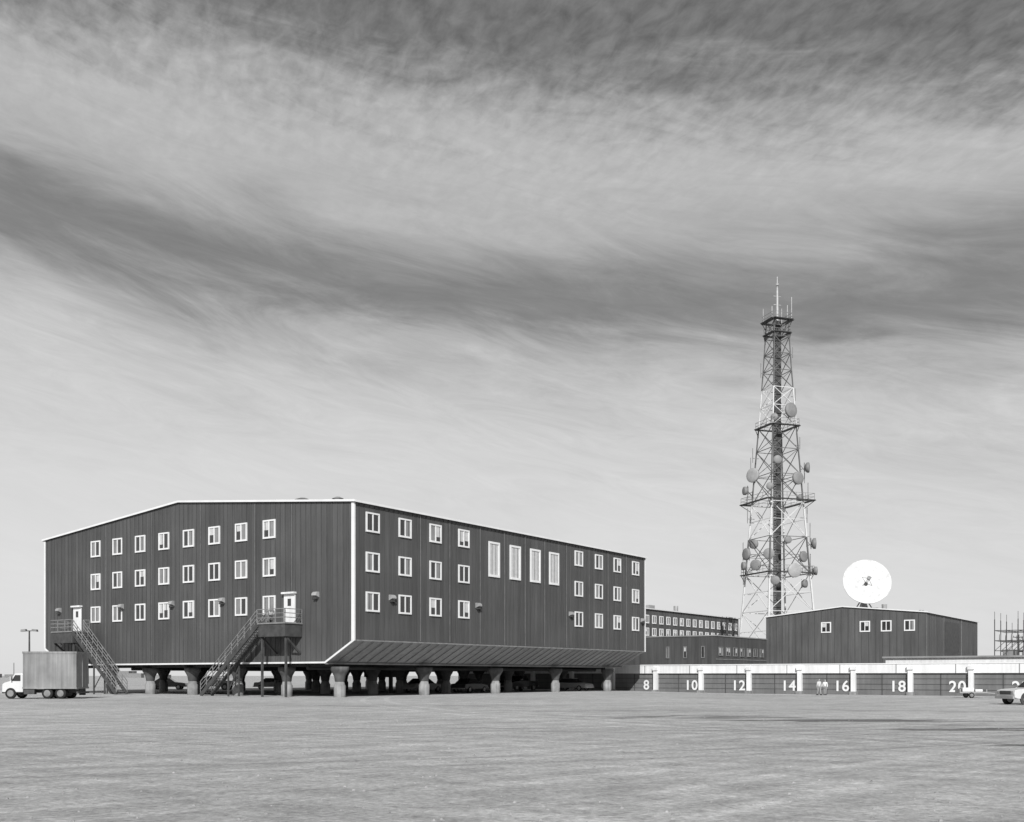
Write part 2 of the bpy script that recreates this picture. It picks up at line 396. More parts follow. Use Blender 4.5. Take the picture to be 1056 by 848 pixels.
# doors, landings and stairs on the gable end
def stairset(door_v,l0,l1,foot,sg):
    zt=6.1
    d=K.g('doors'); 
    d.box(-0.35,-0.01,door_v-0.75,door_v+0.75,zt+2.45,zt+2.6)      # canopy
    d.box(-0.10,-0.01,door_v-0.65,door_v+0.65,zt,zt+2.45)
    K.g('glass_dark').box(-0.115,-0.10,door_v-0.2,door_v+0.2,zt+1.45,zt+2.05)
    K.g('vents').box(-0.16,-0.10,door_v+0.42,door_v+0.5,zt+1.0,zt+1.15)
    st=K.g('stairs'); rl=K.g('stair_rails'); td=K.g('treads'); sk=K.g('skirt')
    x0,x1=-2.0,-0.02
    td.box(x0,x1,l0,l1,zt-0.12,zt)
    sk.box(x0+0.08,x1-0.02,l0+0.08,l1-0.08,zt-1.15,zt-0.122)
    # bracket under landing
    for yy in (l0+0.25,l1-0.25):
        st.beam((x0+0.3,yy,zt-1.15),(-0.1,yy,zt-2.5),0.16)
        st.beam((x0+0.35,yy,zt-1.2),(x0+0.35,yy,0),0.16)
    # landing rail
    def rail(p,q):
        p=Vector(p);q=Vector(q); n=max(1,int((q-p).length/1.0))
        for k in range(n+1):
            c=p.lerp(q,k/n); rl.beam(c,c+Vector((0,0,1.1)),0.06)
        for hh in (0.4,0.75,1.1): rl.beam(p+Vector((0,0,hh)),q+Vector((0,0,hh)),0.06)
    top=l1 if sg>0 else l0; other=l0 if sg>0 else l1
    rail((x0,l0,zt),(x0,l1,zt)); rail((x0,other,zt),(x1-0.1,other,zt)); rail((-0.75,top,zt),(x1-0.1,top,zt))
    xa,xb=-1.95,-0.8
    for xx in (xa,xb):
        st.beam((xx,top,zt-0.15),(xx,foot,0.05),0.08,0.36)
        rail((xx,top,zt),(xx,foot,0.15))
    n=30
    for k in range(n):
        f=(k+0.5)/n; yy=top+(foot-top)*f; zz=zt+(0-zt)*f
        td.box(xa+0.05,xb-0.05,yy-0.13,yy+0.13,zz-0.04,zz)
    mid_=(top+foot)/2
    st.beam((xa,mid_,3.0),(xa,mid_,0),0.12); st.beam((xb,mid_,3.0),(xb,mid_,0),0.12)
    st.beam((xa,mid_,0.5),(xb,mid_,2.5),0.07)
stairset(7.2,5.7,9.0,16.2,1)
stairset(37.3,35.2,38.8,28.2,-1)
# piers
prs=K.g('piers'); cps=K.g('pier_caps'); bmz=K.g('beams')
us=(1.4,12.2,23.2,34.2,45.4); vs_=[2.9+6.2*k for k in range(7)]
for u_ in us:
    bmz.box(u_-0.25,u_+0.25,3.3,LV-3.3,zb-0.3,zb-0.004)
    for v_ in vs_:
        cps.revolve((u_,v_,0),(0,0,1),[(1.25,0.36),(1.3,0.40),(1.7,0.46),(2.0,0.62),(2.2,0.74),(zb-0.31,0.76)],18)
        prs.revolve((u_,v_,0),(0,0,1),[(-0.6,0.48),(0.95,0.48),(1.0,0.42),(1.28,0.36)],18)
for v_ in vs_[1:-1]:
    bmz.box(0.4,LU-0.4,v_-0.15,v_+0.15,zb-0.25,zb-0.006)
# utility conduits beneath
for v_ in (6.2,17.5,30): bmz.tube((1,v_,2.4),(LU-1,v_,2.4),0.16,n=10)
for (u_,v_) in ((18,12),(40,14),(30,25)):
    bmz.box(u_-0.9,u_+0.9,v_-0.9,v_+0.9,1.6,zb-0.31); bmz.box(u_-0.15,u_+0.15,v_-0.15,v_+0.15,-0.3,1.6)
finish(K,E)

# ------------------------------------------------------------------ garages (plane parallel to gable end)
RG=math.atan2(-0.5718,0.8203)
G=empty('garage_row',(46.62,107.5,-0.3),RG)
K=Kit(); bay=5.93; zt=3.38; zd=2.33
xl,xr=-bay*11,bay*5
dm=MB(); dm.box(xl,xr,0.02,8.0,0,zd+0.2); dm.make('doors',M_door,G)
fm=MB(); fm.box(xl-0.2,xr+0.2,-0.22,8.2,zd,zt-0.1); fm.make('fascia',M_white2,G)
tm=MB(); tm.box(xl-0.25,xr+0.25,-0.28,8.25,zt-0.1,zt); tm.make('parapet_cap',M_white,G)
pm=MB(); gmv=MB(); bs=MB()
for k in range(-5,12):
    xx=-bay*k
    pm.box(xx-0.24,xx+0.24,-0.42,0.02,0,zd+0.5); pm.box(xx-0.3,xx+0.3,-0.55,0.02,zd+0.35,zd+0.75)
    bs.box(xx-0.35,xx+0.35,-0.6,0.02,-0.05,0.35)
    if k<11:
        for zz in (0.58,1.16,1.74):
            gmv.box(xx-bay+0.25,xx-0.25,-0.012,0.02,zz-0.02,zz+0.02)
        gmv.box(xx-bay/2-0.03,xx-bay/2+0.03,-0.03,0.02,0.0,zd)
    gmv.box(xx-1.5,xx-1.44,-0.235,-0.2,zd,zt-0.12)   # fascia panel joint
pm.make('posts',M_white2,G); gmv.make('door_grooves',M_steelD,G); bs.make('post_bases',M_pier,G)
for k in range(-2,10):
    num=20-2*k
    if num<2: continue
    cu=bpy.data.curves.new('number','FONT'); cu.body=str(num); cu.size=1.6; cu.align_x='CENTER'; cu.align_y='CENTER'; cu.extrude=0.008; cu.offset=0.03; cu.space_character=1.1
    ob=bpy.data.objects.new('number_%d'%num,cu); COL.objects.link(ob); ob.parent=G
    ob.location=(-bay*k-1.35,-0.045,0.88); ob.rotation_euler=(math.radians(90),0,0); cu.materials.append(M_white)

# ------------------------------------------------------------------ generic gable building
def gbuild(name,loc,LUx,LVx,ze_,zr_,wmat,winY=(),winX=(),ribs=True,base=0.0,trim=True):
    e=empty(name,loc,RZ); K=Kit()
    w=MB(); pr=[(0,base-0.4),(0,ze_),(LVx/2,zr_),(LVx,ze_),(LVx,base-0.4)]
    w.prof_x(pr,0,LUx); w.make('walls',wmat,e)
    r=MB()
    for s_ in (0,1):
        a0=-0.2 if not s_ else LVx+0.2
        r.add([(-0.15,a0,ze_+0.02),(LUx+0.15,a0,ze_+0.02),(LUx+0.15,LVx/2,zr_+0.03),(-0.15,LVx/2,zr_+0.03),
               (-0.15,a0,ze_+0.15),(LUx+0.15,a0,ze_+0.15),(LUx+0.15,LVx/2,zr_+0.16),(-0.15,LVx/2,zr_+0.16)],
               [(0,3,2,1),(4,5,6,7),(0,1,5,4),(1,2,6,5),(2,3,7,6),(3,0,4,7)])
    r.make('roof',M_roof,e)
    t_=K.g('trim' if trim else 'seams')
    for s_ in (0,1):
        a0=-0.25 if not s_ else LVx+0.25
        p=[(-0.22,a0,ze_-0.0),(-0.22,LVx/2,zr_+0.01),(-0.22,LVx/2,zr_+0.165),(-0.22,a0,ze_+0.155)]
        q=[(-0.17,)+c[1:] for c in p]; t_.add(p+q,[(0,1,2,3),(7,6,5,4),(0,4,5,1),(1,5,6,2),(2,6,7,3),(3,7,4,0)])
    t_.box(-0.17,LUx+0.15,-0.27,-0.21,ze_-0.02,ze_+0.14)
    rb=K.g('ribs')
    a=1.0
    while a<LVx-0.3:
        rb.box(-0.05,-0.001,a-0.04,a+0.04,base,ze_+(zr_-ze_)*(1-abs(a-LVx/2)/(LVx/2))-0.01); a+=1.0
    a=1.0
    while a<LUx-0.3:
        rb.box(a-0.04,a+0.04,-0.05,-0.001,base,ze_-0.03); a+=1.0
    for (a,z_,w_,h_) in winY: window(K,'Y',a,z_,w_,h_,fr=0.16)
    for (a,z_,w_,h_) in winX: window(K,'X',a,z_,w_,h_,fr=0.16)
    return e,K

# dish building
def s_from(px_,C):
    r=(px_-528)/F; return (C[0]-C[1]*r)/(0.8203+0.5718*r)
C=(58.6,150)
wy=[(s_from(p,C),9.25,1.5,1.6) for p in (852,892,914,938)]
e,K=gbuild('operations_building',(58.6,150,-0.3),34.4,23.65,11.0,12.2,M_wall2,winY=wy)
K.g('seams').box(0.0,0.3,-0.08,-0.052,0,10.9); K.g('seams').box(10.2,10.5,-0.08,-0.052,0,10.9)
K.g('skirt').box(10.9,20.5,-0.09,-0.055,0,10.2); K.g('seams').box(22,22.25,-0.08,-0.052,0,10.9)
for (u_,v_) in ((8,8),(20,14),(26,7)):
    K.g('vents').tube((u_,v_,11),(u_,v_,12.9),0.4,n=12)
finish(K,e)

# long accommodation block behind
wx=[(1.5+2.5*i,11.0,1.35,1.35) for i in range(15)]+[(1.5+2.5*i,9.0,1.35,1.3) for i in range(15)]
e,K=gbuild('accommodation_block',(20.4,166.0,-0.3),38,34,12.6,13.6,M_wall2,winX=wx)
K.g('trim').box(2,6,4,8,12.7,14.3); K.g('vents').box(12,14,5,7,12.7,14.0); K.g('vents').tube((20,4,12.6),(20,4,14.2),.4,n=10)
finish(K,e)

# low dark annex
e=empty('low_annex',(26.9,140,-0.3),RZ); K=Kit()
w=MB(); w.box(0,17.9,0,24,-0.2,7.3); w.make('walls',M_wall,e)
rr=MB(); rr.box(-0.1,18.0,-0.1,24.1,7.3,7.45); rr.make('roof',M_roof,e)
q=K.g('ribs'); a=1.0
while a<23.5: q.box(-0.05,-0.001,a-0.04,a+0.04,0,7.28); a+=1.0
# windows on the side
for i in range(7):
    a=1.6+2.4*i
    window(K,'X',a,5.3,1.3,1.2,fr=0.08,fk='frames_dull')
q=K.g('seams'); q.box(0.1,17.8,-0.06,-0.01,4.2,4.3)
for i in range(3): window(K,'Y',1.8+2.6*i,5.2,0.5,1.6,fr=0.1,split=False,fk='frames_dull')
finish(K,e)

# low white warehouse beyond garages, right
WX,WY=46.62+12.5*.5719-12*.8203,107.5+12.5*.8203+12*.5718
e=empty('low_white_warehouse',(WX,WY,-0.3),RG)
w=MB(); w.box(0,75,0,12,0,4.1); w.make('walls',M_white2,e)
w=MB(); w.box(-0.3,75.3,-0.3,12.3,4.1,4.3); w.make('roof_edge',M_roof,e)
w=MB()
for i in range(14): w.box(2+5*i,4.6+5*i,-0.04,-0.005,0.2,3.2)
w.make('doors',M_door,e)

# ------------------------------------------------------------------ satellite dish
DX,DY=53.4,160.0; DZ=15.55
e=empty('satellite_dish',(DX,DY,DZ),0)
ax=Vector((-0.14,-1,0.30)).normalized()
R=3.45; dm=MB(); n=48; K_=12
pr=[(0.0,0.02)]+[(1.15*(i/K_)**2,R*i/K_) for i in range(1,K_+1)]
pr2=[(p[0]-0.12,p[1]) for p in reversed(pr)]
dm.revolve((0,0,0),ax,pr+pr2,n); dm.make('reflector',M_dishW,e,smooth=True)
rm=MB(); rm.revolve((0,0,0),ax,[(1.06,R+.0),(1.06,R+.07),(1.17,R+.07),(1.17,R+.0)],n); rm.make('rim',M_galv,e)
ff=MB(); fp=ax*2.3
side=ax.cross(Vector((0,0,1))).normalized(); upv=side.cross(ax)
for k in range(4):
    t_=math.radians(45+90*k); q=side*(R*0.5*math.cos(t_))+upv*(R*0.5*math.sin(t_))+ax*0.29
    ff.beam(q,fp,0.05)
ff.tube(fp-ax*0.25,fp+ax*0.1,0.14,0.28,n=14); ff.tube(fp+ax*0.1,fp+ax*.4,0.28,n=14); ff.tube((0,0,0),ax*0.9,0.22,0.16,n=14); ff.make('feed_and_struts',M_steelM,e)
ms=MB(); base=-3.9
ms.tube((0,0.9,base),(0,0.9,-0.6),0.42,0.35,n=16)
ms.beam((0,0.9,-0.6),(0,0.15,0),0.5); 
for k in range(4):
    t_=math.radians(45+90*k); ms.beam((1.5*math.cos(t_),0.9+1.5*math.sin(t_),base),(0,0.9,-1.6),0.14)
ms.box(-1.4,2.2,-0.4,2.2,base-0.2,base+0.35)
for k in range(12):
    t_=2*math.pi*k/12; q=side*math.cos(t_)+upv*math.sin(t_)
    ms.beam(q*0.5-ax*0.65,q*R*0.95+ax*0.80,0.08)
ms.make('mount',M_galv,e)

# ------------------------------------------------------------------ radio tower
TD=175.0; k_=TD/F
TX=(801.5-528)*k_
T=empty('radio_tower',(TX,TD,-0.3),math.radians(18))
tab=[(0,6.2),(9.6,5.5),(19,4.7),(30.6,3.75),(43,2.75),(52,2.1),(60.5,1.6),(70,1.5)]
def hw(z): # half side
    for (a,b_),(c,d) in zip(tab,tab[1:]):
        if z<=c: return (b_+(d-b_)*(z-a)/(c-a))/(math.cos(math.radians(18))+math.sin(math.radians(18)))
    return 1
levels=[0,6,12.5,18.8,24.7,30.4,35,39.2,43,46.3,49.3,52.2,55,57.8,60.5]
mats={'W':MB(),'D':MB()}
def band(z):
    return 'W' if (z<18 or 24<=z<30 or 42.5<=z<49) else 'D'
cs=((-1,-1),(1,-1),(1,1),(-1,1))
for i in range(len(levels)-1):
    z0,z1=levels[i],levels[i+1]; m=mats[band(z0+0.1)]; a0,a1=hw(z0),hw(z1); lw=0.25-0.002*z0
    for j in range(4):
        c=cs[j];d=cs[(j+1)%4]
        A0=Vector((c[0]*a0,c[1]*a0,z0));A1=Vector((c[0]*a1,c[1]*a1,z1));B0=Vector((d[0]*a0,d[1]*a0,z0));B1=Vector((d[0]*a1,d[1]*a1,z1))
        m.beam(A0,A1,lw)
        m.beam(A1,B1,0.10)
        m.beam(A0,B1,0.09); m.beam(B0,A1,0.09)
        if z0<30:
            q1=(A0+A1)/2; q2=(B0+B1)/2
            m.beam(q1,q2,0.07)
    if i%3==2: m.beam((-a1,-a1,z1),(a1,a1,z1),0.08); m.beam((a1,-a1,z1),(-a1,a1,z1),0.08)
mats['W'].make('lattice_white',M_tW,T); mats['D'].make('lattice_dark',M_tD,T)
cr=MB()
for (a,b_) in ((-.4,-.4),(.4,-.4),(.4,.4),(-.4,.4),(0,-.38),(0.2,-.4),(-.2,-.4),(-.4,0)): cr.tube((a,b_,0),(a,b_,60.5),0.09,n=6)
zz=0.5
while zz<60: 
    cr.box(-.4,.4,-.43,-.37,zz,zz+0.1); cr.box(-.4,.4,.37,.43,zz,zz+0.1); cr.box(-.43,-.37,-.4,.4,zz+.3,zz+0.4); zz+=0.8
cr.make('cable_ladder',M_steelD,T)
pf=MB(); rl=MB()
def platform(z,r,wd=0.6):
    for j in range(4):
        c=cs[j];d=cs[(j+1)%4]
        p=Vector((c[0]*r,c[1]*r,z)); q=Vector((d[0]*r,d[1]*r,z)); 
        pf.beam(p,q,wd,0.12)
        for hh in (0.55,1.1): rl.beam(p+Vector((0,0,hh)),q+Vector((0,0,hh)),0.05)
        n=max(2,int(r*1.2))
        for k in range(n): 
            s_=p.lerp(q,k/n); rl.beam(s_,s_+Vector((0,0,1.1)),0.05)
        a=hw(z); pf.beam((c[0]*a,c[1]*a,z-1.4),(c[0]*r,c[1]*r,z-0.1),0.1)
        pf.beam((c[0]*a,c[1]*a,z),(c[0]*r,c[1]*r,z),0.14)
platform(60.5,1.75,.8); platform(58.4,1.55); platform(43.0,hw(43)+0.35); platform(30.6,hw(30.6)+1.3); platform(18.8,hw(18.8)+0.5)
pf.make('platforms',M_steelD,T); rl.make('platform_rails',M_steelM,T)
ms=MB()
ms.tube((0,0,60.5),(0,0,66),0.28,0.18,n=10); ms.tube((0,0,66),(0,0,67.9),0.1,0.08,n=8); ms.revolve((0,0,66.6),(0,0,1),[(-.3,.05),(-.15,.28),(.1,.3),(.3,.08)],10)
for (a,b_,h_) in ((1.6,1.2,63.2),(-1.6,-1.0,62.6),(1.7,-1.6,64.2),(-1.6,1.7,63.0),(0.9,-1.6,62.8)): ms.tube((a,b_,60.4),(a,b_,h_),0.06,n=6)
for zz in (63.2,64.6): ms.box(-0.7,0.7,-0.06,0.06,zz,zz+0.12)
ms.make('top_mast',M_galv,T)
# drum antennas: positions around the frame
dk=MB(); lt=MB(); arm=MB()
Ri=Matrix.Rotation(-math.radians(18),3,'Z')
def drum(px_,py_,r,face,light=False,front=-1):
    X=(px_-528)*k_-TX; Zz=1.75+0.3+(697-py_)*k_
    ext=hw(Zz); Y=front*(ext+0.4) if abs(X)<ext else front*ext*0.5
    c=Ri@Vector((X,Y,Zz)); f=Ri@Vector((math.sin(math.radians(face)),-math.cos(math.radians(face)),0.0))
    mb=lt if light else dk
    mb.revolve(c,f,[(-0.35,0.12*r),(-0.3,0.6*r),(-0.05,0.97*r),(0.3,r),(0.36,0.93*r),(0.42,0.5*r),(0.45,0.1)],18)
    tgt=Vector((math.copysign(min(abs(c.x),ext*0.98),c.x),math.copysign(ext*0.98,c.y),Zz-0.5))
    arm.beam(c-f*0.3,tgt,0.12); arm.beam(c-f*0.3+Vector((0,0,-0.6)),tgt+Vector((0,0,1.0)),0.07)
    arm.tube(c-f*0.42+Vector((0,0,-r)),c-f*0.42+Vector((0,0,r)),0.08,n=6)
for a in ((775,492,1.2,-50,1),(830,484,.85,70),(817,497,1.05,25),(789,505,.6,-10),(811,427,1.2,30),(767,508,.7,-80),(768,573,1.0,-70),(777,584,.9,-30),
          (787,574,.9,-15),(812,591,1.15,10,1),(821,577,.9,40),(836,562,.9,75),(837,590,.7,80),(826,603,.7,50),(793,601,.75,-20),(806,560,.6,10),(795,434,.6,-30),(797,478,.7,0),
          (765,585,.7,-85),(822,515,.6,60)):
    drum(*a[:4],light=len(a)>4)
for a in ((780,560,.8,-40),(824,492,.8,40)): drum(*a,front=1)
dk.make('drum_antennas',M_dishG,T,smooth=True); lt.make('drum_antennas_light',mat('antenna_light',0.34,0.5),T,smooth=True)
# side arms with whips
for (zz,sx_,ln,hh) in ((31.5,-1,1.6,2.8),(31.5,1,1.8,3.4),(34.5,1,1.4,2.4),(36,-1,1.4,3.0),(22,-1,1.6,3),(25,1,1.6,3.2),(40,1,1,2),(38,-1,1.2,2.4),(48,1,0.8,2),(52,-1,0.8,2.4),(55,1,.8,1.8),(20,1,1.2,3),(18,-1,1.2,3),(28,1,1.3,2.5),(28,-1,1.3,2.5)):
    a=hw(zz); arm.beam((sx_*a,-a*.6*sx_,zz),(sx_*(a+ln),-a*.6*sx_,zz),0.08); arm.tube((sx_*(a+ln),-a*.6*sx_,zz-hh*.3),(sx_*(a+ln),-a*.6*sx_,zz+hh*.7),0.06,n=6)
arm.make('antenna_mounts',M_steelM,T)

# ------------------------------------------------------------------ substation frames
e=empty('substation_frame',(76.5,168,-0.3),RG); m=MB(); ins=MB()
for j in range(3):
    yy=j*5
    for i in range(6):
        xx=i*1.7; hh=11.0 if i%2==0 else 9.4
        m.beam((xx,yy,0),(xx,yy,hh),0.12)
        m.beam((xx,yy,hh),(xx,yy,hh+1.2),0.06)
    for zz in (6.0,7.6,9.2): m.beam((0,yy,zz),(8.5,yy,zz),0.11)
    for i in range(5): m.beam((i*1.7,yy,6.0),(i*1.7+1.7,yy,7.6),0.07); ins.tube((i*1.7+.8,yy,7.7),(i*1.7+.8,yy,8.6),0.15,0.1,n=8)
for i in range(6):
    for zz in (7.6,9.2): m.beam((i*1.7,0,zz),(i*1.7,10,zz),0.08)
for i in range(3): ins.box(1+i*3,2.8+i*3,1,3,0,6.2)
m.make('frame',M_steelD,e); ins.make('transformers_and_insulators',M_dishG,e)

def pole(name,X,Y,H,arms=True):
    e=empty(name,(X,Y,gz(X,Y)),0.1); m=MB(); m.tube((0,0,0),(0,0,H),0.17,0.11,n=10)
    m.beam((-1.3,0,H-0.6),(1.3,0,H-0.6),0.14,0.16); m.beam((-0.8,0,H-0.6),(0,0,H-1.4),0.06); m.beam((0.8,0,H-0.6),(0,0,H-1.4),0.06)
    for a in (-1.2,-.5,.5,1.2): m.tube((a,0,H-0.52),(a,0,H-0.25),0.07,0.04,n=8)
    m.make('pole_and_crossarm',M_steelD,e); return e
pole('utility_pole',97,190,10.5); pole('utility_pole',110,230,11)
# storage tank at far right
e=empty('storage_tank',(92,182,-0.3)); m=MB(); m.revolve((0,0,0),(0,0,1),[(0,4),(6.6,4),(7.2,3.2),(7.7,0.3)],32); m.make('shell',M_white2,e,smooth=True)
m=MB(); m.beam((-3,-2.9,0),(-3,-2.9,7.6),0.12)
for i in range(14): m.box(-3.3,-2.7,-3.0,-2.9,0.4+i*0.5,0.46+i*0.5)
m.make('ladder',M_steelD,e)

# ------------------------------------------------------------------ street lamp (left)
e=empty('street_lamp',(-59.2,130,0)); m=MB(); m.tube((0,0,0),(0,0,7.3),0.14,0.09,n=10); m.tube((0,0,0),(0,0,0.4),0.28,n=10)
m.beam((-1,0,7.25),(1,0,7.25),0.1); m.make('post',M_steelD,e)
m=MB()
for s_ in (-1,1): m.prof_y([(s_*0.35,7.2),(s_*1.0,7.15),(s_*0.95,7.42),(s_*0.4,7.47)],-0.25,0.25)
m.make('lamp_heads',M_dishG,e)

# ------------------------------------------------------------------ distant bits at the left horizon
e=empty('distant_camp_buildings',(0,0,0)); m=MB()
for i in range(26):
    X=-900+i*26+random.uniform(-8,8); Y=900+random.uniform(-80,120); ww=random.uniform(8,24); hh=random.uniform(2.5,6.5)
    m.box(X,X+ww,Y,Y+10,0,hh)
for i in range(5): m.tube((-470+i*22,1000,0),(-470+i*22,1000,14),0.4,n=6)
m.make('sheds',M_steelM,e)
pole('utility_pole',-92,230,9); 

# ------------------------------------------------------------------ vehicles
def wheel(mt,mh,x_,y_,r,w_=0.24,out=1):
    mt.revolve((x_,y_-w_/2,r),(0,1,0),[(0,r*.72),(0.02,r*.95),(0.06,r),(w_-.06,r),(w_-.02,r*.95),(w_,r*.72)],20)
    mh.revolve((x_,y_-w_/2-0.012,r),(0,1,0),[(0,r*.3),(0.012,r*.6),(w_+.012,r*.6),(w_+.024,r*.3)],14)
def pickup(name,X,Y,rz,paint,cap=False):
    e=empty(name,(X,Y,gz(X,Y)),rz); hw_=0.95
    b_=MB()
    b_.prof_y([(2.68,.5),(2.72,.78),(2.66,1.02),(2.3,1.1),(1.15,1.16),(-0.85,1.16),(-0.85,.42),(2.4,.42)],-hw_,hw_)
    b_.prof_y([(-0.88,.5),(-0.88,.62),(-2.7,.62),(-2.7,.5)],-hw_,hw_)
    for s_ in (-1,1): b_.prof_y([(-0.9,.5),(-0.9,1.14),(-2.72,1.14),(-2.72,.5)],s_*hw_,s_*(hw_-0.1))
    b_.box(-2.74,-2.66,-hw_+.1,hw_-.1,.5,1.12)
    b_.make('body',paint,e,bevel=0.04)
    c=MB(); n0=[(1.15,1.15),(0.5,1.72),(-0.6,1.75),(-0.82,1.15)]
    wb,wt=0.9,0.72
    vs=[]
    for s_ in (-1,1):
        for (a,z_) in n0: vs.append((a,s_*(wb if z_<1.3 else wt),z_))
    c.add(vs,[(0,1,2,3),(7,6,5,4),(0,4,5,1),(1,5,6,2),(2,6,7,3),(3,7,4,0)]); c.make('cab',paint,e,bevel=0.03)
    gl=MB()
    def quad(p): gl.add(p,[(0,1,2,3)])
    for s_ in (-1,1):
        o=0.012*s_
        def yy(z_): return s_*(wb+(wt-wb)*(z_-1.15)/0.6)+o
        quad([(0.98,yy(1.22),1.22),(0.5,yy(1.64),1.64),(0.22,yy(1.64),1.64),(0.22,yy(1.22),1.22)])
        quad([(0.14,yy(1.22),1.22),(0.14,yy(1.64),1.64),(-0.54,yy(1.66),1.66),(-0.7,yy(1.22),1.22)])
    quad([(1.10,-.8,1.215),(1.10,.8,1.215),(0.56,.66,1.69),(0.56,-.66,1.69)])
    quad([(-0.81,-.75,1.25),(-0.81,.75,1.25),(-0.65,.66,1.68),(-0.65,-.66,1.68)])
    gl.make('windows',M_glassD,e)
    t_=MB(); h_=MB(); ar=MB()
    for x_ in (1.75,-1.75):
        for s_ in (-1,1):
            wheel(t_,h_,x_,s_*0.84,0.38)
            ar.revolve((x_,s_*0.953-0.004,0.42),(0,1,0),[(0,0.47),(0.008,0.47)],20)
    t_.make('tyres',M_rubber,e,smooth=True); h_.make('hubs',M_galv,e); ar.make('wheel_arches',M_steelD,e)
    d=MB(); d.box(2.70,2.84,-.93,.93,.42,.6); d.box(-2.88,-2.74,-.9,.9,.45,.6); 
    for s_ in (-1,1): d.revolve((2.69,s_*0.72,.86),(1,0,0),[(0,.12),(.05,.12),(.06,.05)],14); d.box(0.75,0.95,s_*1.12,s_*.93,1.22,1.38)
    d.make('bumpers_and_lamps',M_galv,e)
    d=MB(); d.box(2.70,2.74,-.55,.55,.72,.98); d.make('grille',M_steelD,e)
    return e
pickup('pickup_truck',37.7,76.0,math.radians(180+14),M_carW)
def sedan(name,X,Y,rz,paint):
    e=empty(name,(X,Y,gz(X,Y)),rz); b_=MB()
    b_.prof_y([(2.3,.35),(2.36,.6),(2.25,.82),(1.1,.95),(-1.4,.97),(-2.25,.92),(-2.35,.6),(-2.3,.35)],-.9,.9); b_.make('body',paint,e,bevel=.06)
    c=MB(); vs=[]
    for s_ in (-1,1):
        for (a,z_,w_) in ((1.05,.94,.84),(0.35,1.42,.66),(-.95,1.44,.66),(-1.65,.95,.84)): vs.append((a,s_*w_,z_))
    c.add(vs,[(0,1,2,3),(7,6,5,4),(0,4,5,1),(1,5,6,2),(2,6,7,3),(3,7,4,0)]); c.make('cabin',M_glassD,e,bevel=.03)
    r=MB(); r.box(-.93,.33,-.64,.64,1.43,1.47); r.make('roof',paint,e,bevel=.01)
    t_=MB(); h_=MB()
    for x_ in (1.45,-1.45):
        for s_ in (-1,1): wheel(t_,h_,x_,s_*.83,.33,.22)
    t_.make('tyres',M_rubber,e,smooth=True); h_.make('hubs',M_galv,e)
    d=MB(); d.box(2.33,2.43,-.85,.85,.38,.5); d.box(-2.43,-2.33,-.85,.85,.38,.5); d.make('bumpers',M_galv,e)
sedan('parked_car',-4.4,110.5,RZ+0.1,M_carD); sedan('parked_car',-9.5,113,RZ,M_carG)
pickup('pickup_truck',0.8,124.5,RZ+math.pi,M_carD); sedan('parked_car',7.0,123.0,RG,M_carG)
sedan('parked_car',-30,133,0.2,M_carG); pickup('pickup_truck',-37,131,math.pi,M_carG); sedan('parked_car',-43.5,134,0.1,M_carD)

# box truck (left)
e=empty('box_truck',(-35.0,81.2,0),math.pi)   # forward = -X world
hwid=1.15
b_=MB(); b_.box(-2.1,1.96,-hwid,hwid,0.78,3.56); b_.make('cargo_box',M_alu,e,bevel=.04)
r=MB()
for i in range(9): 
    xx=-1.9+i*0.47
    for s_ in (-1,1): r.box(xx-.015,xx+.015,s_*hwid,s_*(hwid+.012),.85,3.45)
for s_ in (-1,1): r.box(-2.12,1.98,s_*hwid,s_*(hwid+.035),3.42,3.58); r.box(-2.12,1.98,s_*hwid,s_*(hwid+.035),.76,.9); r.box(-2.13,-2.1,s_*0.02,s_*0.06,.85,3.45)
r.box(-2.14,-2.1,-hwid,hwid,3.4,3.57); r.box(-2.14,-2.1,-hwid,hwid,.76,.9)
r.make('box_rails',M_alu,e)
c=MB(); c.prof_y([(2.02,.5),(2.02,1.88),(2.1,1.95),(2.65,1.93),(3.0,1.35),(3.45,1.22),(3.6,1.1),(3.62,.5)],-0.98,0.98); c.make('cab',M_carW,e,bevel=.05)
gl=MB()
for s_ in (-1,1): gl.add([(2.2,s_*.995,1.35),(2.88,s_*.995,1.35),(2.6,s_*.995,1.8),(2.2,s_*.995,1.8)],[(0,1,2,3)])
gl.add([(2.985,-.85,1.40),(2.985,.85,1.40),(2.69,.85,1.88),(2.69,-.85,1.88)],[(0,1,2,3)])
gl.make('windows',M_glassD,e)
t_=MB(); h_=MB()
for (x_,ys_) in ((2.95,(-.9,.9)),(0.15,(-.95,-.68,.68,.95)),(-0.85,(-.95,-.68,.68,.95))):
    for y_ in ys_: wheel(t_,h_,x_,y_,.42,.25)
t_.make('tyres',M_rubber,e,smooth=True); h_.make('hubs',M_steelM,e)
d=MB(); d.box(-2.1,3.4,-.45,.45,.45,.72); d.box(-2.2,-2.05,-1.05,1.05,.4,.55); d.box(1.1,1.9,.7,1.1,.35,.75); d.box(-1.9,-1.4,-1.1,-1.08,.25,.75); d.make('chassis',M_steelD,e)
d=MB(); d.box(3.6,3.74,-1,1,.42,.6)
for s_ in (-1,1): d.revolve((3.6,s_*.75,.9),(1,0,0),[(0,.13),(.05,.13),(.06,.05)],14); d.box(2.8,2.9,s_*1.0,s_*1.25,1.4,1.7)
d.make('bumper_lamps_mirrors',M_galv,e)

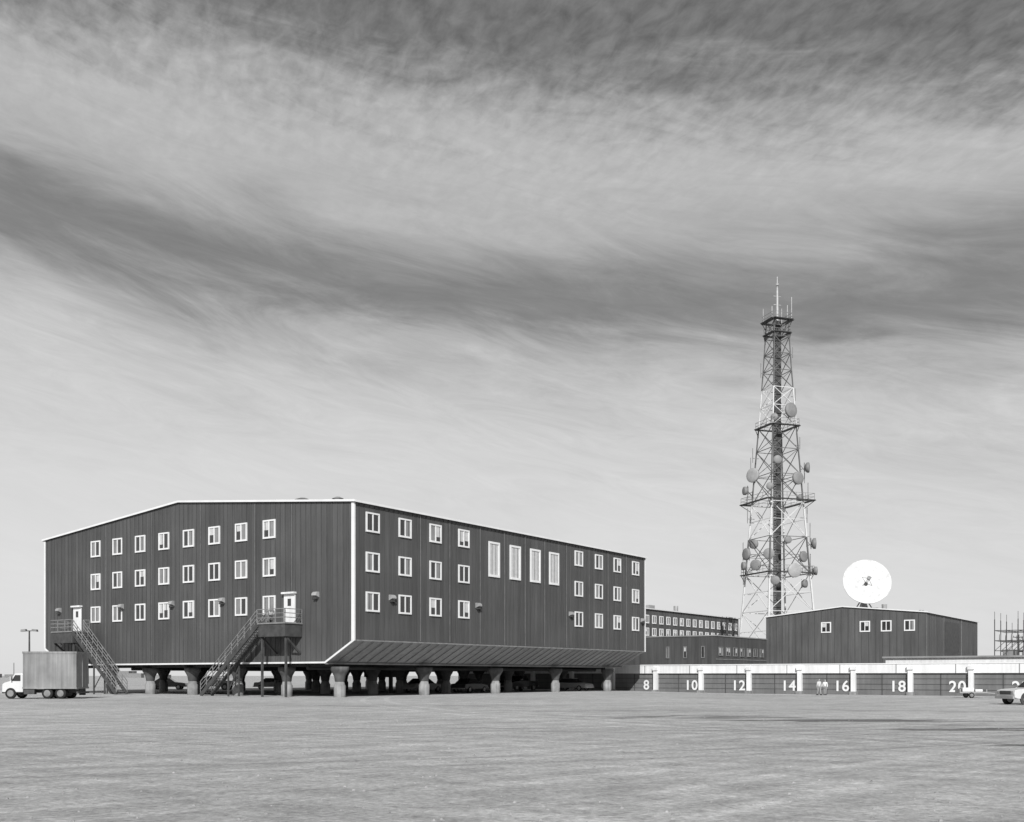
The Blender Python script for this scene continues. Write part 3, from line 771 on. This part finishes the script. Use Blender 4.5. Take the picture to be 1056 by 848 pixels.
# flat trailer near the garages
X,Y=(1008-528)/F*98,98
e=empty('flatbed_trailer',(X-.6,Y,gz(X,Y)),math.radians(-8)); d=MB(); d.box(-1.2,1.2,-.8,.8,.45,.58); d.box(-1.2,-1.12,-.8,.8,.58,.85); d.box(1.12,1.2,-.8,.8,.58,.8); d.beam((1.2,0,.5),(2.1,0,.42),.09); d.make('bed',M_carG,e)
t_=MB(); h_=MB()
for s_ in (-1,1): wheel(t_,h_,-.2,s_*.92,.26,.16)
t_.make('tyres',M_rubber,e); h_.make('hubs',M_steelM,e)
d=MB(); d.box(-.9,.1,-.6,.5,.582,.95); d.box(.25,.9,-.5,.4,.582,.8); d.make('load',M_white2,e,bevel=.04)

# ------------------------------------------------------------------ people
M_coat=mat('cloth_light',0.55,0.9,.1,6); M_tr=mat('cloth_trousers',0.3,0.9,.1,6); M_skin=mat('skin',0.38,0.6,.05,6); M_hair=mat('hair',0.03,0.7,.2,10)
def skin(name,pts,edges,rad,m,parent):
    me=bpy.data.meshes.new(name); me.from_pydata(pts,edges,[]); ob=bpy.data.objects.new(name,me); COL.objects.link(ob); ob.parent=parent
    sk=ob.modifiers.new('s','SKIN'); 
    lay=me.skin_vertices[0].data if me.skin_vertices else None
    if lay is None:
        bm=bmesh.new(); bm.from_mesh(me); bm.verts.layers.skin.verify(); bm.to_mesh(me); bm.free(); lay=me.skin_vertices[0].data
    for i,r in enumerate(rad): lay[i].radius=(r,r) if not isinstance(r,tuple) else r; lay[i].use_root=(i==0)
    ob.modifiers.new('sub','SUBSURF').levels=1; ob.modifiers['sub'].render_levels=1
    me.materials.append(m); return ob
def person(X,Y,rz,ph,coat,H=1.72):
    e=empty('person',(X,Y,gz(X,Y)),rz); e.scale=(H/1.75,)*3
    skin('jacket',[(0,0,.92),(0,0,1.12),(0,0,1.36),(0,0,1.47),(.19,0,1.40),(.26,.02,1.13),(.24,-.06,.88),(-.19,0,1.40),(-.26,-.02,1.13),(-.24,.05,.88)],
         [(0,1),(1,2),(2,3),(2,4),(4,5),(5,6),(2,7),(7,8),(8,9)],[(.17,.12),(.16,.12),(.18,.12),.07,.075,.058,.045,.075,.058,.045],coat,e)
    skin('trousers',[(0,0,.95),(.1,-ph*.3,.88),(.11,-ph*.5,.5),(.12,-ph,.1),(-.1,ph*.3,.88),(-.11,ph*.2,.5),(-.12,ph,.1)],
         [(0,1),(1,2),(2,3),(0,4),(4,5),(5,6)],[(.15,.11),.095,.07,.055,.095,.07,.055],M_tr,e)
    for s_,yy in ((1,-ph),(-1,ph)):
        sh=MB(); sh.prof_x([(yy+.1,0),(yy-.18,0),(yy-.19,.05),(yy-.06,.11),(yy+.09,.12)],s_*.12-.05,s_*.12+.05); sh.make('shoe',M_hair,e,bevel=.015)
    hd=MB(); hd.revolve((0,-.01,1.64),(0,0,1),[(-.125,.03),(-.1,.06),(-.03,.078),(.04,.08),(.09,.055),(.115,.015)],16); hd.tube((0,0,1.42),(0,0,1.55),.055,n=10)
    hd.box(-.012,.012,-.105,-.08,1.60,1.64); hd.box(-.09,-.075,-.02,.02,1.60,1.66); hd.box(.075,.09,-.02,.02,1.60,1.66); hd.make('head',M_skin,e,smooth=True)
    fa=MB(); fa.box(-.04,-.02,-.093,-.08,1.645,1.655); fa.box(.02,.04,-.093,-.08,1.645,1.655); fa.box(-.025,.025,-.088,-.075,1.575,1.582); fa.make('eyes_and_mouth',M_hair,e)
    ha=MB(); ha.revolve((0,.015,1.66),(0,0,1),[(-.04,.075),(.03,.088),(.09,.062),(.125,.015)],16); ha.make('hair',M_hair,e,smooth=True)
    for s_,c in ((1,Vector((.24,-.06,.86))),(-1,Vector((-.24,.05,.86)))):
        hm=MB(); hm.prof_x([(c.y-.04,.86),(c.y+.04,.86),(c.y+.035,.77),(c.y-.035,.77)],c.x-.014,c.x+.014)
        for k,ln in enumerate((.06,.075,.07,.055)):
            y0=c.y-.03+k*.02; hm.tube((c.x,y0,.775),(c.x-s_*.012,y0,.775-ln*.55),.009,n=6); hm.tube((c.x-s_*.012,y0,.775-ln*.55),(c.x-s_*.03,y0,.775-ln),.008,n=6)
        hm.tube((c.x,c.y-.035,.83),(c.x-s_*.01,c.y-.065,.78),.01,n=6); hm.make('hand',M_skin,e)
    return e
person(32.45,112,math.radians(20),.16,M_coat); person(33.2,112.4,math.radians(-30),.1,mat('cloth_pale',0.7,.9,.1,6),1.66)

# scattered stones on the yard
st=MB()
for i in range(900):
    Y=12+58*random.random()**1.6; X=random.uniform(-0.55,0.55)*Y*1.0; r=random.uniform(.008,.03)
    zz=gz(X,Y)
    st.revolve((X,Y,zz),(0,0,1),[(-.01,r),(r*.4,r*.9),(r*.8,r*.35)],6)
st.make('scattered_stones',mat('stone',0.3,.9,.4,8),None)
